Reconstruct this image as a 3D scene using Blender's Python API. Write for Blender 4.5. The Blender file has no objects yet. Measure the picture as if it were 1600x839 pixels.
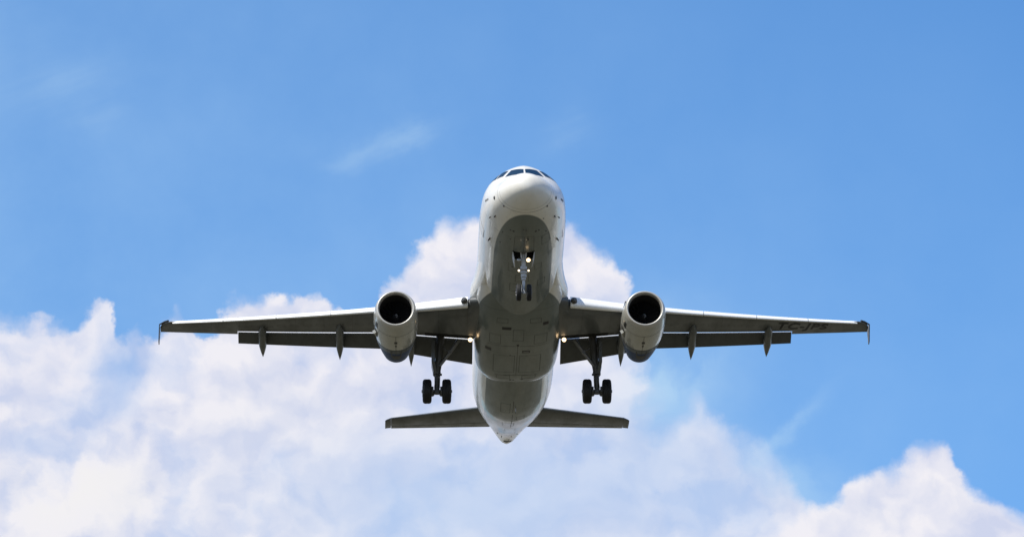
import bpy, bmesh, math, random
import numpy as np
from mathutils import Vector, Matrix, Euler

random.seed(7)
sc = bpy.context.scene
COL = sc.collection
RAD = math.radians

# ------------------------------------------------------------------ camera
ELEV = 17.25
CAM_H = 1.7
F_PX = 8500.0
cam_data = bpy.data.cameras.new('camera')
cam_data.sensor_width = 36.0
cam_data.lens = 36.0 * F_PX / 1600.0
cam_data.clip_start = 0.5
cam_data.clip_end = 30000.0
cam = bpy.data.objects.new('camera', cam_data)
COL.objects.link(cam)
cam.location = (0, 0, CAM_H)
cam.rotation_euler = (RAD(90 + ELEV), 0, 0)
sc.camera = cam

# ------------------------------------------------------------------ light, exposure
sc.view_settings.view_transform = 'Standard'
sc.view_settings.look = 'None'
EXPO = 0.2
sc.view_settings.exposure = EXPO
sc.view_settings.gamma = 1.0
sc.view_settings.use_curve_mapping = False
SUN_DIR = Vector((-0.45, -0.38, 0.81)).normalized()      # towards the sun
SUN_STRENGTH = 4.8
SKY_STRENGTH = 0.1
sun_data = bpy.data.lights.new('sun', 'SUN')
sun_data.energy = SUN_STRENGTH
sun_data.angle = RAD(0.5)
sun_data.color = (1.0, 0.955, 0.88)
sun = bpy.data.objects.new('sun', sun_data)
COL.objects.link(sun)
sun.location = (0, 0, 200)
sun.rotation_euler = (-SUN_DIR).to_track_quat('-Z', 'Y').to_euler()

world = bpy.data.worlds.new('World')
sc.world = world
world.use_nodes = True
WT = world.node_tree
WT.nodes.clear()


class G:
    """tiny expression helper over a node tree"""
    def __init__(self, nt):
        self.nt = nt

    def put(self, sock, v):
        if isinstance(v, (int, float)):
            sock.default_value = v
        elif isinstance(v, (tuple, list)):
            sock.default_value = v if len(v) == len(sock.default_value) else tuple(v) + (1.0,)
        else:
            self.nt.links.new(v, sock)

    def m(self, op, a, b=0.0, c=None, clamp=False):
        n = self.nt.nodes.new('ShaderNodeMath')
        n.operation = op
        n.use_clamp = clamp
        self.put(n.inputs[0], a)
        self.put(n.inputs[1], b)
        if c is not None:
            self.put(n.inputs[2], c)
        return n.outputs[0]

    def add(self, a, b): return self.m('ADD', a, b)
    def sub(self, a, b): return self.m('SUBTRACT', a, b)
    def mul(self, a, b): return self.m('MULTIPLY', a, b)
    def div(self, a, b): return self.m('DIVIDE', a, b)
    def mx(self, a, b): return self.m('MAXIMUM', a, b)
    def mn(self, a, b): return self.m('MINIMUM', a, b)

    def smooth(self, x, a, b, lo=0.0, hi=1.0, kind='SMOOTHSTEP'):
        n = self.nt.nodes.new('ShaderNodeMapRange')
        n.interpolation_type = kind
        n.clamp = True
        self.put(n.inputs['Value'], x)
        self.put(n.inputs['From Min'], a)
        self.put(n.inputs['From Max'], b)
        self.put(n.inputs['To Min'], lo)
        self.put(n.inputs['To Max'], hi)
        return n.outputs['Result']

    def vec(self, x, y, z=0.0):
        n = self.nt.nodes.new('ShaderNodeCombineXYZ')
        for s, v in zip(n.inputs, (x, y, z)):
            self.put(s, v)
        return n.outputs[0]

    def xyz(self, v):
        n = self.nt.nodes.new('ShaderNodeSeparateXYZ')
        self.put(n.inputs[0], v)
        return n.outputs

    def vm(self, op, a, b=None):
        n = self.nt.nodes.new('ShaderNodeVectorMath')
        n.operation = op
        self.put(n.inputs[0], a)
        if b is not None:
            self.put(n.inputs[1], b)
        return n.outputs[0]

    def noise(self, v, scale, detail=6.0, rough=0.55, lac=2.0, color=False, flat=False):
        n = self.nt.nodes.new('ShaderNodeTexNoise')
        if flat:
            n.noise_dimensions = '2D'
        self.put(n.inputs['Vector'], v)
        n.inputs['Scale'].default_value = scale
        n.inputs['Detail'].default_value = detail
        n.inputs['Roughness'].default_value = rough
        n.inputs['Lacunarity'].default_value = lac
        return n.outputs['Color'] if color else n.outputs['Fac']

    def puff(self, v, scale, detail=3.0, rough=0.5, smooth=0.35):
        n = self.nt.nodes.new('ShaderNodeTexVoronoi')
        n.voronoi_dimensions = '2D'
        n.feature = 'SMOOTH_F1'
        n.normalize = True
        self.put(n.inputs['Vector'], v)
        n.inputs['Scale'].default_value = scale
        n.inputs['Detail'].default_value = detail
        n.inputs['Roughness'].default_value = rough
        n.inputs['Smoothness'].default_value = smooth
        return self.sub(1.0, n.outputs['Distance'])

    def mix(self, f, a, b):
        n = self.nt.nodes.new('ShaderNodeMix')
        n.data_type = 'RGBA'
        n.clamp_factor = True
        self.put(n.inputs[0], f)
        self.put(n.inputs[6], a)
        self.put(n.inputs[7], b)
        return n.outputs[2]

    def mulc(self, a, b):
        n = self.nt.nodes.new('ShaderNodeMix')
        n.data_type = 'RGBA'
        n.blend_type = 'MULTIPLY'
        n.inputs[0].default_value = 1.0
        self.put(n.inputs[6], a)
        self.put(n.inputs[7], b)
        return n.outputs[2]

    def curve(self, x, pts):
        n = self.nt.nodes.new('ShaderNodeFloatCurve')
        self.put(n.inputs['Value'], x)
        c = n.mapping.curves[0]
        n.mapping.extend = 'HORIZONTAL'
        while len(c.points) < len(pts):
            c.points.new(0.5, 0.5)
        for p, (a, b) in zip(c.points, pts):
            p.location = (a, b)
            p.handle_type = 'AUTO_CLAMPED'
        n.mapping.update()
        return n.outputs[0]


def build_world():
    g = G(WT)
    sky = WT.nodes.new('ShaderNodeTexSky')
    sky.sky_type = 'NISHITA'
    sky.sun_disc = False
    sky.sun_elevation = math.asin(SUN_DIR.z)
    sky.sun_rotation = math.atan2(SUN_DIR.x, SUN_DIR.y)
    sky.altitude = 0
    sky.air_density = 1.0
    sky.dust_density = 0.4
    sky.ozone_density = 3.0
    tc = WT.nodes.new('ShaderNodeTexCoord')
    d = g.vm('NORMALIZE', tc.outputs['Generated'])
    dx, dy, dz = g.xyz(d)
    az = g.m('ARCTAN2', dx, dy)
    el = g.m('ARCSINE', dz)
    # sky chart: one unit = 1/8500 rad, measured from a fixed compass direction and height
    U = g.add(g.mul(az, 8500 * math.cos(RAD(ELEV))), 800.0)
    V = g.add(g.mul(g.sub(el, RAD(ELEV)), -8500.0), 419.5)
    P = g.vec(g.mul(U, 0.01), g.mul(V, 0.01), 3.7)
    wr = g.xyz(g.noise(P, 0.42, 3.0, 0.5, color=True, flat=True))
    wf = g.xyz(g.noise(P, 1.3, 10.0, 0.60, color=True, flat=True))
    offU = g.add(g.mul(g.sub(wr[0], 0.5), 90.0), g.mul(g.sub(wf[0], 0.5), 55.0))
    offV = g.add(g.mul(g.sub(wr[1], 0.5), 70.0), g.mul(g.sub(wf[1], 0.5), 60.0))
    Uw, Vw = g.add(U, offU), g.add(V, offV)
    Q = g.vec(g.mul(Uw, 0.01), g.mul(Vw, 0.011), 1.9)          # folded chart for the inside of the clouds
    puff = g.puff(Q, 0.85, 2.0, 0.52)
    heap = g.sub(puff, 0.70)

    def edge(pts, u):
        q = [((a + 600.0) / 2800.0, b / 1500.0) for a, b in pts]
        return g.mul(g.curve(g.div(g.add(u, 600.0), 2800.0), q), 1500.0)
    soft = edge(SOFT_EDGE, Uw)
    crisp = edge(CRISP_EDGE, Uw)
    billow = g.noise(Q, 0.62, 9.0, 0.50, flat=True)

    def blob(u0, v0, ru, rv, uu=U, vv=V):
        a = g.div(g.sub(uu, u0), ru)
        b = g.div(g.sub(vv, v0), rv)
        return g.m('POWER', 2.718, g.mul(g.add(g.mul(a, a), g.mul(b, b)), -1.0))
    softness = g.smooth(g.noise(P, 0.5, 4.0, 0.5, flat=True), 0.35, 0.65, 18.0, 66.0)
    softness = g.add(softness, g.mul(g.add(blob(1010, 600, 110, 130), blob(1180, 740, 90, 80)), 90.0))
    c1 = g.smooth(g.div(g.add(g.sub(Vw, soft), g.mul(heap, 95.0)), softness), -0.22, 0.86)
    thick = g.smooth(g.sub(Vw, soft), 0.0, 170.0)
    thin = g.add(g.mul(blob(960, 740, 330, 120, Uw, Vw), 0.22), g.mul(blob(175, 580, 40, 60, Uw, Vw), 0.55))
    thin = g.add(thin, g.mul(blob(140, 650, 60, 30, Uw, Vw), 0.22))
    thin = g.add(thin, g.mul(blob(700, 790, 260, 110, Uw, Vw), 0.12))
    thin = g.add(thin, g.mul(blob(1040, 570, 90, 110, Uw, Vw), 0.30))
    a1 = g.mul(c1, g.sub(0.95, thin))
    a1 = g.mul(a1, g.smooth(billow, 0.28, 0.52, 0.76, 1.0))
    # away from this bank the rest of the sky has broad scattered cloud
    near = g.mul(g.smooth(g.m('ABSOLUTE', g.sub(U, 800.0)), 1500.0, 2600.0, 1.0, 0.0), g.smooth(V, 1100.0, 2000.0, 1.0, 0.0))
    broad = g.noise(g.vm('MULTIPLY', d, (3.0, 3.0, 7.0)), 1.6, 9.0, 0.55)
    scatter = g.mul(g.smooth(broad, 0.36, 0.56, 0.0, 0.94), g.smooth(V, 900.0, 200.0, 1.0, 0.25))
    a1 = g.add(g.mul(a1, near), g.mul(scatter, g.sub(1.0, near)))
    c2 = g.mul(g.smooth(g.add(g.sub(Vw, crisp), g.mul(heap, 85.0)), -18.0, 22.0), 0.97)
    c2 = g.mul(c2, near)
    c2 = g.mul(c2, g.smooth(V, 430.0, 600.0, 1.0, g.smooth(U, 1000, 1250, 0.0, 1.0)))
    # faint high wisps
    streak = g.noise(g.vec(g.mul(g.add(U, g.mul(V, 1.2)), 0.006), g.mul(g.sub(V, g.mul(U, -0.35)), 0.02), 1.3), 1.0, 8.0, 0.6)
    wis = g.add(g.mul(blob(632, 205, 52, 17, Uw, g.add(Vw, g.mul(g.sub(U, 632), 0.25))), 0.20),
                g.add(g.mul(blob(85, 140, 90, 40, Uw, Vw), 0.13), g.mul(blob(150, 205, 60, 25, Uw, Vw), 0.09)))
    wis = g.add(wis, g.add(g.mul(blob(880, 210, 45, 28, Uw, Vw), 0.10), g.mul(blob(1215, 690, 60, 14, U, g.add(Vw, g.mul(g.sub(U, 1215), 0.9))), 0.24)))
    wis = g.add(wis, g.mul(blob(560, 235, 60, 20, Uw, Vw), 0.12))
    a3 = g.mul(wis, g.smooth(streak, 0.32, 0.68, 0.25, 1.0))
    mist = g.add(g.mul(blob(1030, 590, 120, 90, Uw, Vw), 0.40), g.mul(blob(1200, 770, 110, 60, Uw, Vw), 0.28))
    a3 = g.add(a3, g.mul(mist, g.smooth(billow, 0.30, 0.62, 0.35, 1.25)))
    # thin veil, thicker towards the sun side and low down
    veil = g.add(g.smooth(U, 1700.0, -100.0, 0.0, 0.22, 'LINEAR'), g.smooth(V, 0.0, 560.0, 0.0, 0.12, 'LINEAR'))
    veil = g.mul(veil, g.smooth(g.noise(P, 0.35, 5.0, 0.6, flat=True), 0.2, 0.8, 0.6, 1.4, 'LINEAR'))

    # light on the billows: compare the density with the density one step nearer the sun
    Q2 = g.vm('ADD', Q, (-0.20, -0.30, 0.0))
    up = g.noise(Q2, 0.62, 9.0, 0.50, flat=True)
    lit = g.m('ADD', g.mul(g.sub(billow, up), 2.6), 0.56)
    lit = g.add(lit, g.mul(g.sub(puff, g.puff(Q2, 0.85, 2.0, 0.52)), 2.2))
    lit = g.sub(lit, g.mul(thick, 0.10))
    lit = g.add(g.mul(lit, near), g.mul(g.smooth(broad, 0.45, 0.75, 1.0, 0.2), g.sub(1.0, near)))
    warm = g.add(g.mul(blob(90, 770, 110, 80, Uw, Vw), 0.55), g.mul(blob(400, 640, 200, 120, Uw, Vw), 0.12))
    warm = g.add(warm, g.add(g.mul(blob(1400, 775, 110, 45, Uw, Vw), 0.22), g.mul(blob(230, 790, 90, 60, Uw, Vw), 0.30)))
    warm = g.mul(warm, g.smooth(billow, 0.40, 0.62, 0.25, 1.3))
    lit = g.m('ADD', lit, g.mul(warm, 0.7), clamp=True)
    k = 1.0 / SKY_STRENGTH / 2 ** EXPO

    def kc(r, gg, b): return (r * k, gg * k, b * k)
    cc = g.mix(lit, kc(0.635, 0.675, 0.845), kc(0.905, 0.88, 0.925))
    cc = g.mix(warm, cc, kc(0.95, 0.915, 0.88))
    # the thin sheet low in the middle is paler and bluer
    sheet = g.m('ADD', g.mul(blob(760, 790, 360, 120, Uw, Vw), 0.62), g.mul(blob(1050, 710, 160, 60, Uw, Vw), 0.18), clamp=True)
    cc = g.mix(sheet, cc, kc(0.65, 0.735, 0.885))
    base = g.mulc(sky.outputs[0], SKY_TINT)
    col = g.mix(veil, base, kc(0.42, 0.66, 0.95))
    col = g.mix(a3, col, kc(0.66, 0.86, 0.95))
    col = g.mix(a1, col, cc)
    col = g.mix(c2, col, cc)
    # no cloud below the horizon
    col = g.mix(g.smooth(dz, -0.02, 0.02), sky.outputs[0], col)
    bg = WT.nodes.new('ShaderNodeBackground')
    bg.inputs['Strength'].default_value = SKY_STRENGTH
    WT.links.new(col, bg.inputs['Color'])
    out = WT.nodes.new('ShaderNodeOutputWorld')
    WT.links.new(bg.outputs[0], out.inputs['Surface'])


SKY_TINT = (0.70, 1.15, 1.52)
# height of the cloud tops round the horizon (chart units, larger = lower)
SOFT_EDGE = [(-600, 560), (-300, 520), (-60, 505), (0, 500), (45, 500), (80, 512), (105, 498), (138, 492), (158, 506), (174, 532),
             (188, 538), (204, 528), (222, 520), (255, 514), (300, 506), (335, 520), (362, 512), (376, 484), (402, 470), (432, 472),
             (462, 486), (492, 484), (512, 502), (590, 492), (650, 470), (950, 470), (985, 530), (1010, 610), (1056, 640),
             (1092, 632), (1118, 654), (1144, 690), (1200, 712), (1236, 765), (1280, 830), (1500, 880), (1800, 780), (2200, 560)]
CRISP_EDGE = [(-600, 1400), (560, 1400), (588, 520), (604, 455), (640, 418), (668, 385), (690, 358), (722, 341), (760, 336), (830, 350),
              (868, 368), (905, 371), (935, 384), (962, 412), (982, 455), (1000, 560), (1020, 900), (1100, 1000), (1180, 900), (1225, 812), (1258, 792),
              (1292, 778), (1318, 752), (1345, 746), (1385, 734), (1410, 716), (1440, 703), (1468, 697), (1488, 712), (1502, 744),
              (1530, 776), (1570, 795), (1610, 816), (1800, 900), (2200, 700)]
build_world()

# ------------------------------------------------------------------ materials


def mat(name, color, rough=0.45, metal=0.0, coat=0.0, dirt=0.0, dirt_scale=(1.5, 0.35, 1.5), lines=None, emit=None, belly=None, bump=0.0):
    m = bpy.data.materials.new(name)
    m.use_nodes = True
    nt = m.node_tree
    b = nt.nodes['Principled BSDF']
    g = G(nt)
    b.inputs['Roughness'].default_value = rough
    b.inputs['Metallic'].default_value = metal
    b.inputs['Coat Weight'].default_value = coat
    b.inputs['Coat Roughness'].default_value = 0.06
    col = tuple(color) + (1.0,)
    b.inputs['Base Color'].default_value = col
    tc = nt.nodes.new('ShaderNodeTexCoord')
    oc = tc.outputs['Object']
    cur = None
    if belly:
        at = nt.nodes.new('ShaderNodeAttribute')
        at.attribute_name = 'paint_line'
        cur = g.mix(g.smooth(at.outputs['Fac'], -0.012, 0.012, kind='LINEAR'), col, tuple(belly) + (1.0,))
    if dirt > 0:
        v = g.vm('MULTIPLY', oc, dirt_scale)
        n1 = g.noise(v, 1.0, 8.0, 0.62)
        n2 = g.noise(g.vm('MULTIPLY', oc, (6.0, 0.8, 6.0)), 1.0, 5.0, 0.6)
        f = g.add(g.smooth(n1, 0.35, 0.75, 0.0, dirt), g.smooth(n2, 0.5, 0.8, 0.0, dirt * 0.6))
        src = cur if cur is not None else col
        cur = g.mix(f, src, g.mulc(src, (0.50, 0.46, 0.38, 1.0)))
        r = g.smooth(n1, 0.3, 0.8, rough * 0.8, min(1.0, rough * 1.5))
        nt.links.new(r, b.inputs['Roughness'])
    if lines:
        axis, step, width, dark = lines
        comp = g.xyz(oc)[axis]
        fr = g.m('FRACT', g.div(g.add(comp, 0.37), step))
        ln = g.m('LESS_THAN', g.m('ABSOLUTE', g.sub(fr, 0.5)), width / step * 0.5)
        src = cur if cur is not None else col
        cur = g.mix(g.mul(ln, dark), src, (0.03, 0.03, 0.03, 1.0))
    if cur is not None:
        nt.links.new(cur, b.inputs['Base Color'])
    if bump:
        bp = nt.nodes.new('ShaderNodeBump')
        bp.inputs['Strength'].default_value = bump
        bp.inputs['Distance'].default_value = 0.02
        nt.links.new(g.noise(oc, 3.0, 4.0, 0.5), bp.inputs['Height'])
        nt.links.new(bp.outputs[0], b.inputs['Normal'])
    if emit:
        b.inputs['Emission Color'].default_value = tuple(emit[0]) + (1.0,)
        b.inputs['Emission Strength'].default_value = emit[1]
    return m


M = {}
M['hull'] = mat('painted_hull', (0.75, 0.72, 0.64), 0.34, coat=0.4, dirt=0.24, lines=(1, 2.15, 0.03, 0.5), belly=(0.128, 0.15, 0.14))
M['white'] = mat('white_paint', (0.80, 0.79, 0.76), 0.35, coat=0.5, dirt=0.15)
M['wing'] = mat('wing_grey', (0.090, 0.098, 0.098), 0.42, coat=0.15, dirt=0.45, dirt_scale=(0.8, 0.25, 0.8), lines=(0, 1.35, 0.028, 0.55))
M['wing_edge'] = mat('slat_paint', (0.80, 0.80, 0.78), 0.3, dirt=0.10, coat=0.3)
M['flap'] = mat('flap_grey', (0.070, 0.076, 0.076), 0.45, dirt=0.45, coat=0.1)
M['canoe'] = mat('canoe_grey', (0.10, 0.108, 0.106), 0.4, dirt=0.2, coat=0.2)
M['nacelle'] = mat('nacelle_paint', (0.42, 0.42, 0.38), 0.28, coat=0.6, dirt=0.22, dirt_scale=(2.5, 0.6, 2.5))
M['nacelle_aft'] = mat('nacelle_aft_grey', (0.085, 0.10, 0.115), 0.5, dirt=0.2)
M['nozzle'] = mat('nozzle_blue', (0.006, 0.032, 0.11), 0.5)
M['nozzle'].node_tree.nodes['Principled BSDF'].inputs['Specular IOR Level'].default_value = 0.25
M['lip'] = mat('polished_lip', (0.50, 0.48, 0.43), 0.42, metal=0.45)
M['liner'] = mat('intake_liner', (0.014, 0.014, 0.014), 0.8)
M['fan'] = mat('fan_blades', (0.02, 0.02, 0.022), 0.5, metal=0.5)
M['spinner'] = mat('spinner_grey', (0.025, 0.025, 0.025), 0.5)
M['spiral'] = mat('spinner_mark', (0.28, 0.28, 0.28), 0.5)
M['rubber'] = mat('tyre_rubber', (0.007, 0.007, 0.007), 0.75, dirt=0.1)
M['hub'] = mat('wheel_hub_metal', (0.20, 0.20, 0.20), 0.45, metal=0.5)
M['gear'] = mat('gear_grey', (0.075, 0.075, 0.07), 0.45, dirt=0.35)
M['gear_white'] = mat('gear_white', (0.44, 0.44, 0.43), 0.4, dirt=0.2)
M['chrome'] = mat('oleo_chrome', (0.85, 0.85, 0.85), 0.12, metal=1.0)
M['dark'] = mat('bay_dark', (0.018, 0.018, 0.017), 0.8)
M['black'] = mat('black_trim', (0.012, 0.012, 0.012), 0.5)
M['faint'] = mat('radome_joint', (0.42, 0.41, 0.37), 0.5)
M['hatch'] = mat('hatch_joint', (0.055, 0.062, 0.058), 0.6)
M['seam'] = mat('panel_seam', (0.05, 0.05, 0.048), 0.6)
M['glass'] = mat('cockpit_glass', (0.004, 0.016, 0.034), 0.2)
M['glass'].node_tree.nodes['Principled BSDF'].inputs['Specular IOR Level'].default_value = 0.06
M['cabin_glass'] = mat('cabin_glass', (0.03, 0.035, 0.045), 0.12)
M['letters'] = mat('registration_black', (0.016, 0.016, 0.016), 0.6)
M['lamp'] = mat('lit_lamp', (1, 1, 1), 0.3, emit=((1.0, 0.68, 0.36), 3.0))
M['lamp_small'] = mat('lit_lamp_small', (1, 1, 1), 0.3, emit=((1.0, 0.78, 0.50), 2.2))
M['lamp_off'] = mat('unlit_lamp', (0.35, 0.35, 0.34), 0.15, metal=0.6)
M['red'] = mat('beacon_red', (0.45, 0.03, 0.02), 0.3)

# ------------------------------------------------------------------ mesh helpers
BASE = Vector((0.0, 17.71, -4.38))       # lowest point of the main wheels: the thing's base


def link(name, bm, material, parent, smooth=40.0, recalc=True, label=None):
    if recalc:
        bmesh.ops.recalc_face_normals(bm, faces=bm.faces[:])
    me = bpy.data.meshes.new(name)
    for v in bm.verts:
        v.co -= BASE
    bm.to_mesh(me)
    bm.free()
    for mm in (material if isinstance(material, (list, tuple)) else [material]):
        me.materials.append(mm)
    me.shade_smooth()
    if smooth is not None:
        me.set_sharp_from_angle(angle=RAD(smooth))
    o = bpy.data.objects.new(name, me)
    COL.objects.link(o)
    o.parent = parent
    if label:
        o['label'] = label
    return o


def loft(bm, rings, closed=True, caps=True, mi=0):
    vs = [[bm.verts.new(p) for p in r] for r in rings]
    n = len(rings[0])
    fs = []
    for a, b in zip(vs, vs[1:]):
        for i in range(n if closed else n - 1):
            j = (i + 1) % n
            fs.append(bm.faces.new((a[i], a[j], b[j], b[i])))
    if caps and closed:
        fs.append(bm.faces.new(vs[0][::-1]))
        fs.append(bm.faces.new(vs[-1]))
    for f in fs:
        f.material_index = mi
    return vs


def frame(d):
    d = Vector(d).normalized()
    up = Vector((0, 0, 1)) if abs(d.z) < 0.9 else Vector((0, 1, 0))
    a = d.cross(up).normalized()
    return a, d.cross(a).normalized()


def tube(bm, pts, radii, n=16, mi=0, caps=True):
    pts = [Vector(p) for p in pts]
    if isinstance(radii, (int, float)):
        radii = [radii] * len(pts)
    rings = []
    a, b = frame(pts[-1] - pts[0])
    for p, r in zip(pts, radii):
        rings.append([p + (a * math.cos(t) + b * math.sin(t)) * r for t in [2 * math.pi * k / n for k in range(n)]])
    loft(bm, rings, caps=caps, mi=mi)


def lathe(bm, prof, origin, axis, n=48, mi=0, caps=False):
    """prof: (distance along axis, radius)"""
    o = Vector(origin)
    d = Vector(axis).normalized()
    a, b = frame(d)
    rings = [[o + d * t + (a * math.cos(w) + b * math.sin(w)) * max(r, 1e-4) for w in [2 * math.pi * k / n for k in range(n)]] for t, r in prof]
    return loft(bm, rings, caps=caps, mi=mi)


def box(bm, c, size, rot=None, mi=0, bevel=0.0):
    r = bmesh.ops.create_cube(bm, size=1.0)
    vs = r['verts']
    mtx = Matrix.Translation(Vector(c)) @ (Euler(rot).to_matrix().to_4x4() if rot else Matrix.Identity(4)) @ Matrix.Diagonal((*size, 1.0))
    bmesh.ops.transform(bm, matrix=mtx, verts=vs)
    fs = set(f for v in vs for f in v.link_faces)
    for f in fs:
        f.material_index = mi
    if bevel:
        es = set(e for v in vs for e in v.link_edges)
        bmesh.ops.bevel(bm, geom=list(es), offset=bevel, segments=2, affect='EDGES', profile=0.5)


def pchip(xs, ys):
    xs, ys = np.array(xs, float), np.array(ys, float)
    h = np.diff(xs)
    dl = np.diff(ys) / h
    m = np.zeros(len(xs))
    for i in range(1, len(xs) - 1):
        if dl[i - 1] * dl[i] > 0:
            w1, w2 = 2 * h[i] + h[i - 1], h[i] + 2 * h[i - 1]
            m[i] = (w1 + w2) / (w1 / dl[i - 1] + w2 / dl[i])
    m[0], m[-1] = dl[0], dl[-1]

    def f(x):
        x = min(max(x, xs[0]), xs[-1])
        i = min(max(int(np.searchsorted(xs, x) - 1), 0), len(xs) - 2)
        t = (x - xs[i]) / h[i]
        return float((2 * t**3 - 3 * t**2 + 1) * ys[i] + (t**3 - 2 * t**2 + t) * h[i] * m[i] + (-2 * t**3 + 3 * t**2) * ys[i + 1] + (t**3 - t**2) * h[i] * m[i + 1])
    return f


# ------------------------------------------------------------------ ground (below the frame; it lights the belly)
gm = bpy.data.materials.new('airfield_grass')
gm.use_nodes = True
g_ = G(gm.node_tree)
b_ = gm.node_tree.nodes['Principled BSDF']
b_.inputs['Roughness'].default_value = 0.95
oc_ = gm.node_tree.nodes.new('ShaderNodeTexCoord').outputs['Object']
n1_ = g_.noise(oc_, 0.02, 8.0, 0.6)
n2_ = g_.noise(oc_, 0.9, 6.0, 0.65)
c_ = g_.mix(g_.smooth(n1_, 0.4, 0.65), (0.078, 0.070, 0.044, 1), (0.122, 0.103, 0.064, 1))
c_ = g_.mix(g_.smooth(n2_, 0.3, 0.8, 0.0, 0.5), c_, (0.05, 0.052, 0.032, 1))
gm.node_tree.links.new(c_, b_.inputs['Base Color'])
bm = bmesh.new()
bmesh.ops.create_grid(bm, x_segments=60, y_segments=60, size=9000.0)
me = bpy.data.meshes.new('ground')
bm.to_mesh(me)
bm.free()
me.materials.append(gm)
ground = bpy.data.objects.new('ground', me)
COL.objects.link(ground)
ground['kind'] = 'structure'

# ------------------------------------------------------------------ the airliner
root = bpy.data.objects.new('airliner', None)
COL.objects.link(root)
root['label'] = 'white twin-engine passenger jet overhead with landing gear, flaps and slats down'
root['category'] = 'airplane'
Q_T = Vector((0.19105, 259.58, -2.4127))       # where the point (0, 18, 0) of the aircraft hangs, seen from the eye point
Q_R = Matrix.Rotation(RAD(1.474), 3, 'Z') @ Matrix.Rotation(RAD(0.013), 3, 'Y') @ Matrix.Rotation(RAD(-22.25), 3, 'X')
W_R = Matrix.Rotation(RAD(ELEV), 3, 'X')
rot = W_R @ Q_R
root.location = Vector((0, 0, CAM_H)) + W_R @ Q_T + rot @ (BASE - Vector((0, 18, 0)))
root.rotation_euler = rot.to_euler()

# ---- fuselage
TAB = [  # y, top, bottom, half width
    (0.0, -0.64, -0.64, 0.0), (0.04, -0.40, -0.87, 0.25), (0.15, -0.20, -1.04, 0.46), (0.4, 0.005, -1.22, 0.75), (0.8, 0.185, -1.415, 1.04),
    (1.3, 0.385, -1.59, 1.29), (1.8, 0.595, -1.725, 1.48), (2.2, 0.865, -1.805, 1.595), (2.6, 1.145, -1.87, 1.69), (3.0, 1.42, -1.925, 1.77), (3.4, 1.66, -1.965, 1.825),
    (4.0, 1.86, -2.01, 1.885), (4.8, 1.98, -2.045, 1.93), (5.8, 2.045, -2.068, 1.963), (7.0, 2.07, -2.07, 1.975), (15.0, 2.07, -2.07, 1.975),
    (23.5, 2.07, -2.07, 1.975), (25.0, 2.07, -2.02, 1.97), (26.5, 2.065, -1.84, 1.945), (28.0, 2.05, -1.53, 1.87), (30.0, 2.0, -1.02, 1.68), (32.0, 1.92, -0.46, 1.40),
    (34.0, 1.78, 0.10, 1.03), (35.5, 1.63, 0.46, 0.74), (36.6, 1.48, 0.70, 0.50), (37.2, 1.34, 0.83, 0.35), (37.5, 1.22, 0.92, 0.21)]
_s = [math.sqrt(t[0]) for t in TAB]
_top, _bot, _hw = (pchip(_s, [t[k] for t in TAB]) for k in (1, 2, 3))


def sec(y):
    s = math.sqrt(max(y, 0.0))
    return _top(s), _bot(s), _hw(s)


_pinch = pchip([0, 0.5, 1.6, 3.0, 4.5, 6.5, 40], [0.0, 0.05, 0.34, 0.32, 0.12, 0.0, 0.0])


def across(y, phi, w):
    """half width at an angle; the crown of the nose is narrower than an ellipse"""
    sx = math.sin(phi)
    if math.cos(phi) < 0:
        sx = math.copysign(abs(sx) ** (1 + _pinch(y)), sx)
    return w * sx


def hull(y, phi, off=0.0):
    """point of the skin; phi measured from straight down, positive to +X"""
    t, b, w = sec(y)
    zc, h = (t + b) / 2, (t - b) / 2
    p = Vector((across(y, phi, w), y, zc - h * math.cos(phi)))
    if off:
        e = 0.02
        t2, b2, w2 = sec(y + e)
        q = Vector((across(y + e, phi, w2), y + e, (t2 + b2) / 2 - (t2 - b2) / 2 * math.cos(phi)))
        r = Vector((across(y, phi + e, w), y, zc - h * math.cos(phi + e)))
        n = (q - p).cross(r - p)
        n.normalize()
        if n.dot(Vector((math.sin(phi), 0, -math.cos(phi)))) < 0:
            n = -n
        p = p + n * off
    return p


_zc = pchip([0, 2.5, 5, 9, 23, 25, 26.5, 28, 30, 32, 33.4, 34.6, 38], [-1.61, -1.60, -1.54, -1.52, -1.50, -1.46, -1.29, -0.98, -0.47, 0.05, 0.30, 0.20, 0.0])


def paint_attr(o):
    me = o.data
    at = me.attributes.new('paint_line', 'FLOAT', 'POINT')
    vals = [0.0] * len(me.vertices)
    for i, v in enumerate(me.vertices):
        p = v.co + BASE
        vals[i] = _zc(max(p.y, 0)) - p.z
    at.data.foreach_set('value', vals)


NPH = 144
ys = [0.0] + [6.5 * (k / 46) ** 2 for k in range(1, 47)]
ys += list(np.arange(6.8, 23.4, 0.4)) + list(np.arange(23.6, 37.5, 0.2)) + [37.5]
# make sure a ring lies on the edges of the nose gear bay
for e in (4.72, 5.52):
    k = min(range(len(ys)), key=lambda i: abs(ys[i] - e))
    ys[k] = e
bm = bmesh.new()
rings = [[hull(y, 2 * math.pi * (k - 0.5) / NPH) for k in range(NPH)] for y in ys[1:]]
vs = loft(bm, rings, caps=False)
tip = bm.verts.new((0, 0, -0.64))
for k in range(NPH):
    bm.faces.new((tip, vs[0][(k + 1) % NPH], vs[0][k]))
bm.faces.new(vs[-1])
cut = [f for f in bm.faces if 4.72 < f.calc_center_median().y < 5.52 and abs(f.calc_center_median().x) < 0.47 and f.calc_center_median().z < -1.0]
bmesh.ops.delete(bm, geom=cut, context='FACES')
fuselage = link('fuselage', bm, M['hull'], root, smooth=None)
paint_attr(fuselage)


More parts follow.
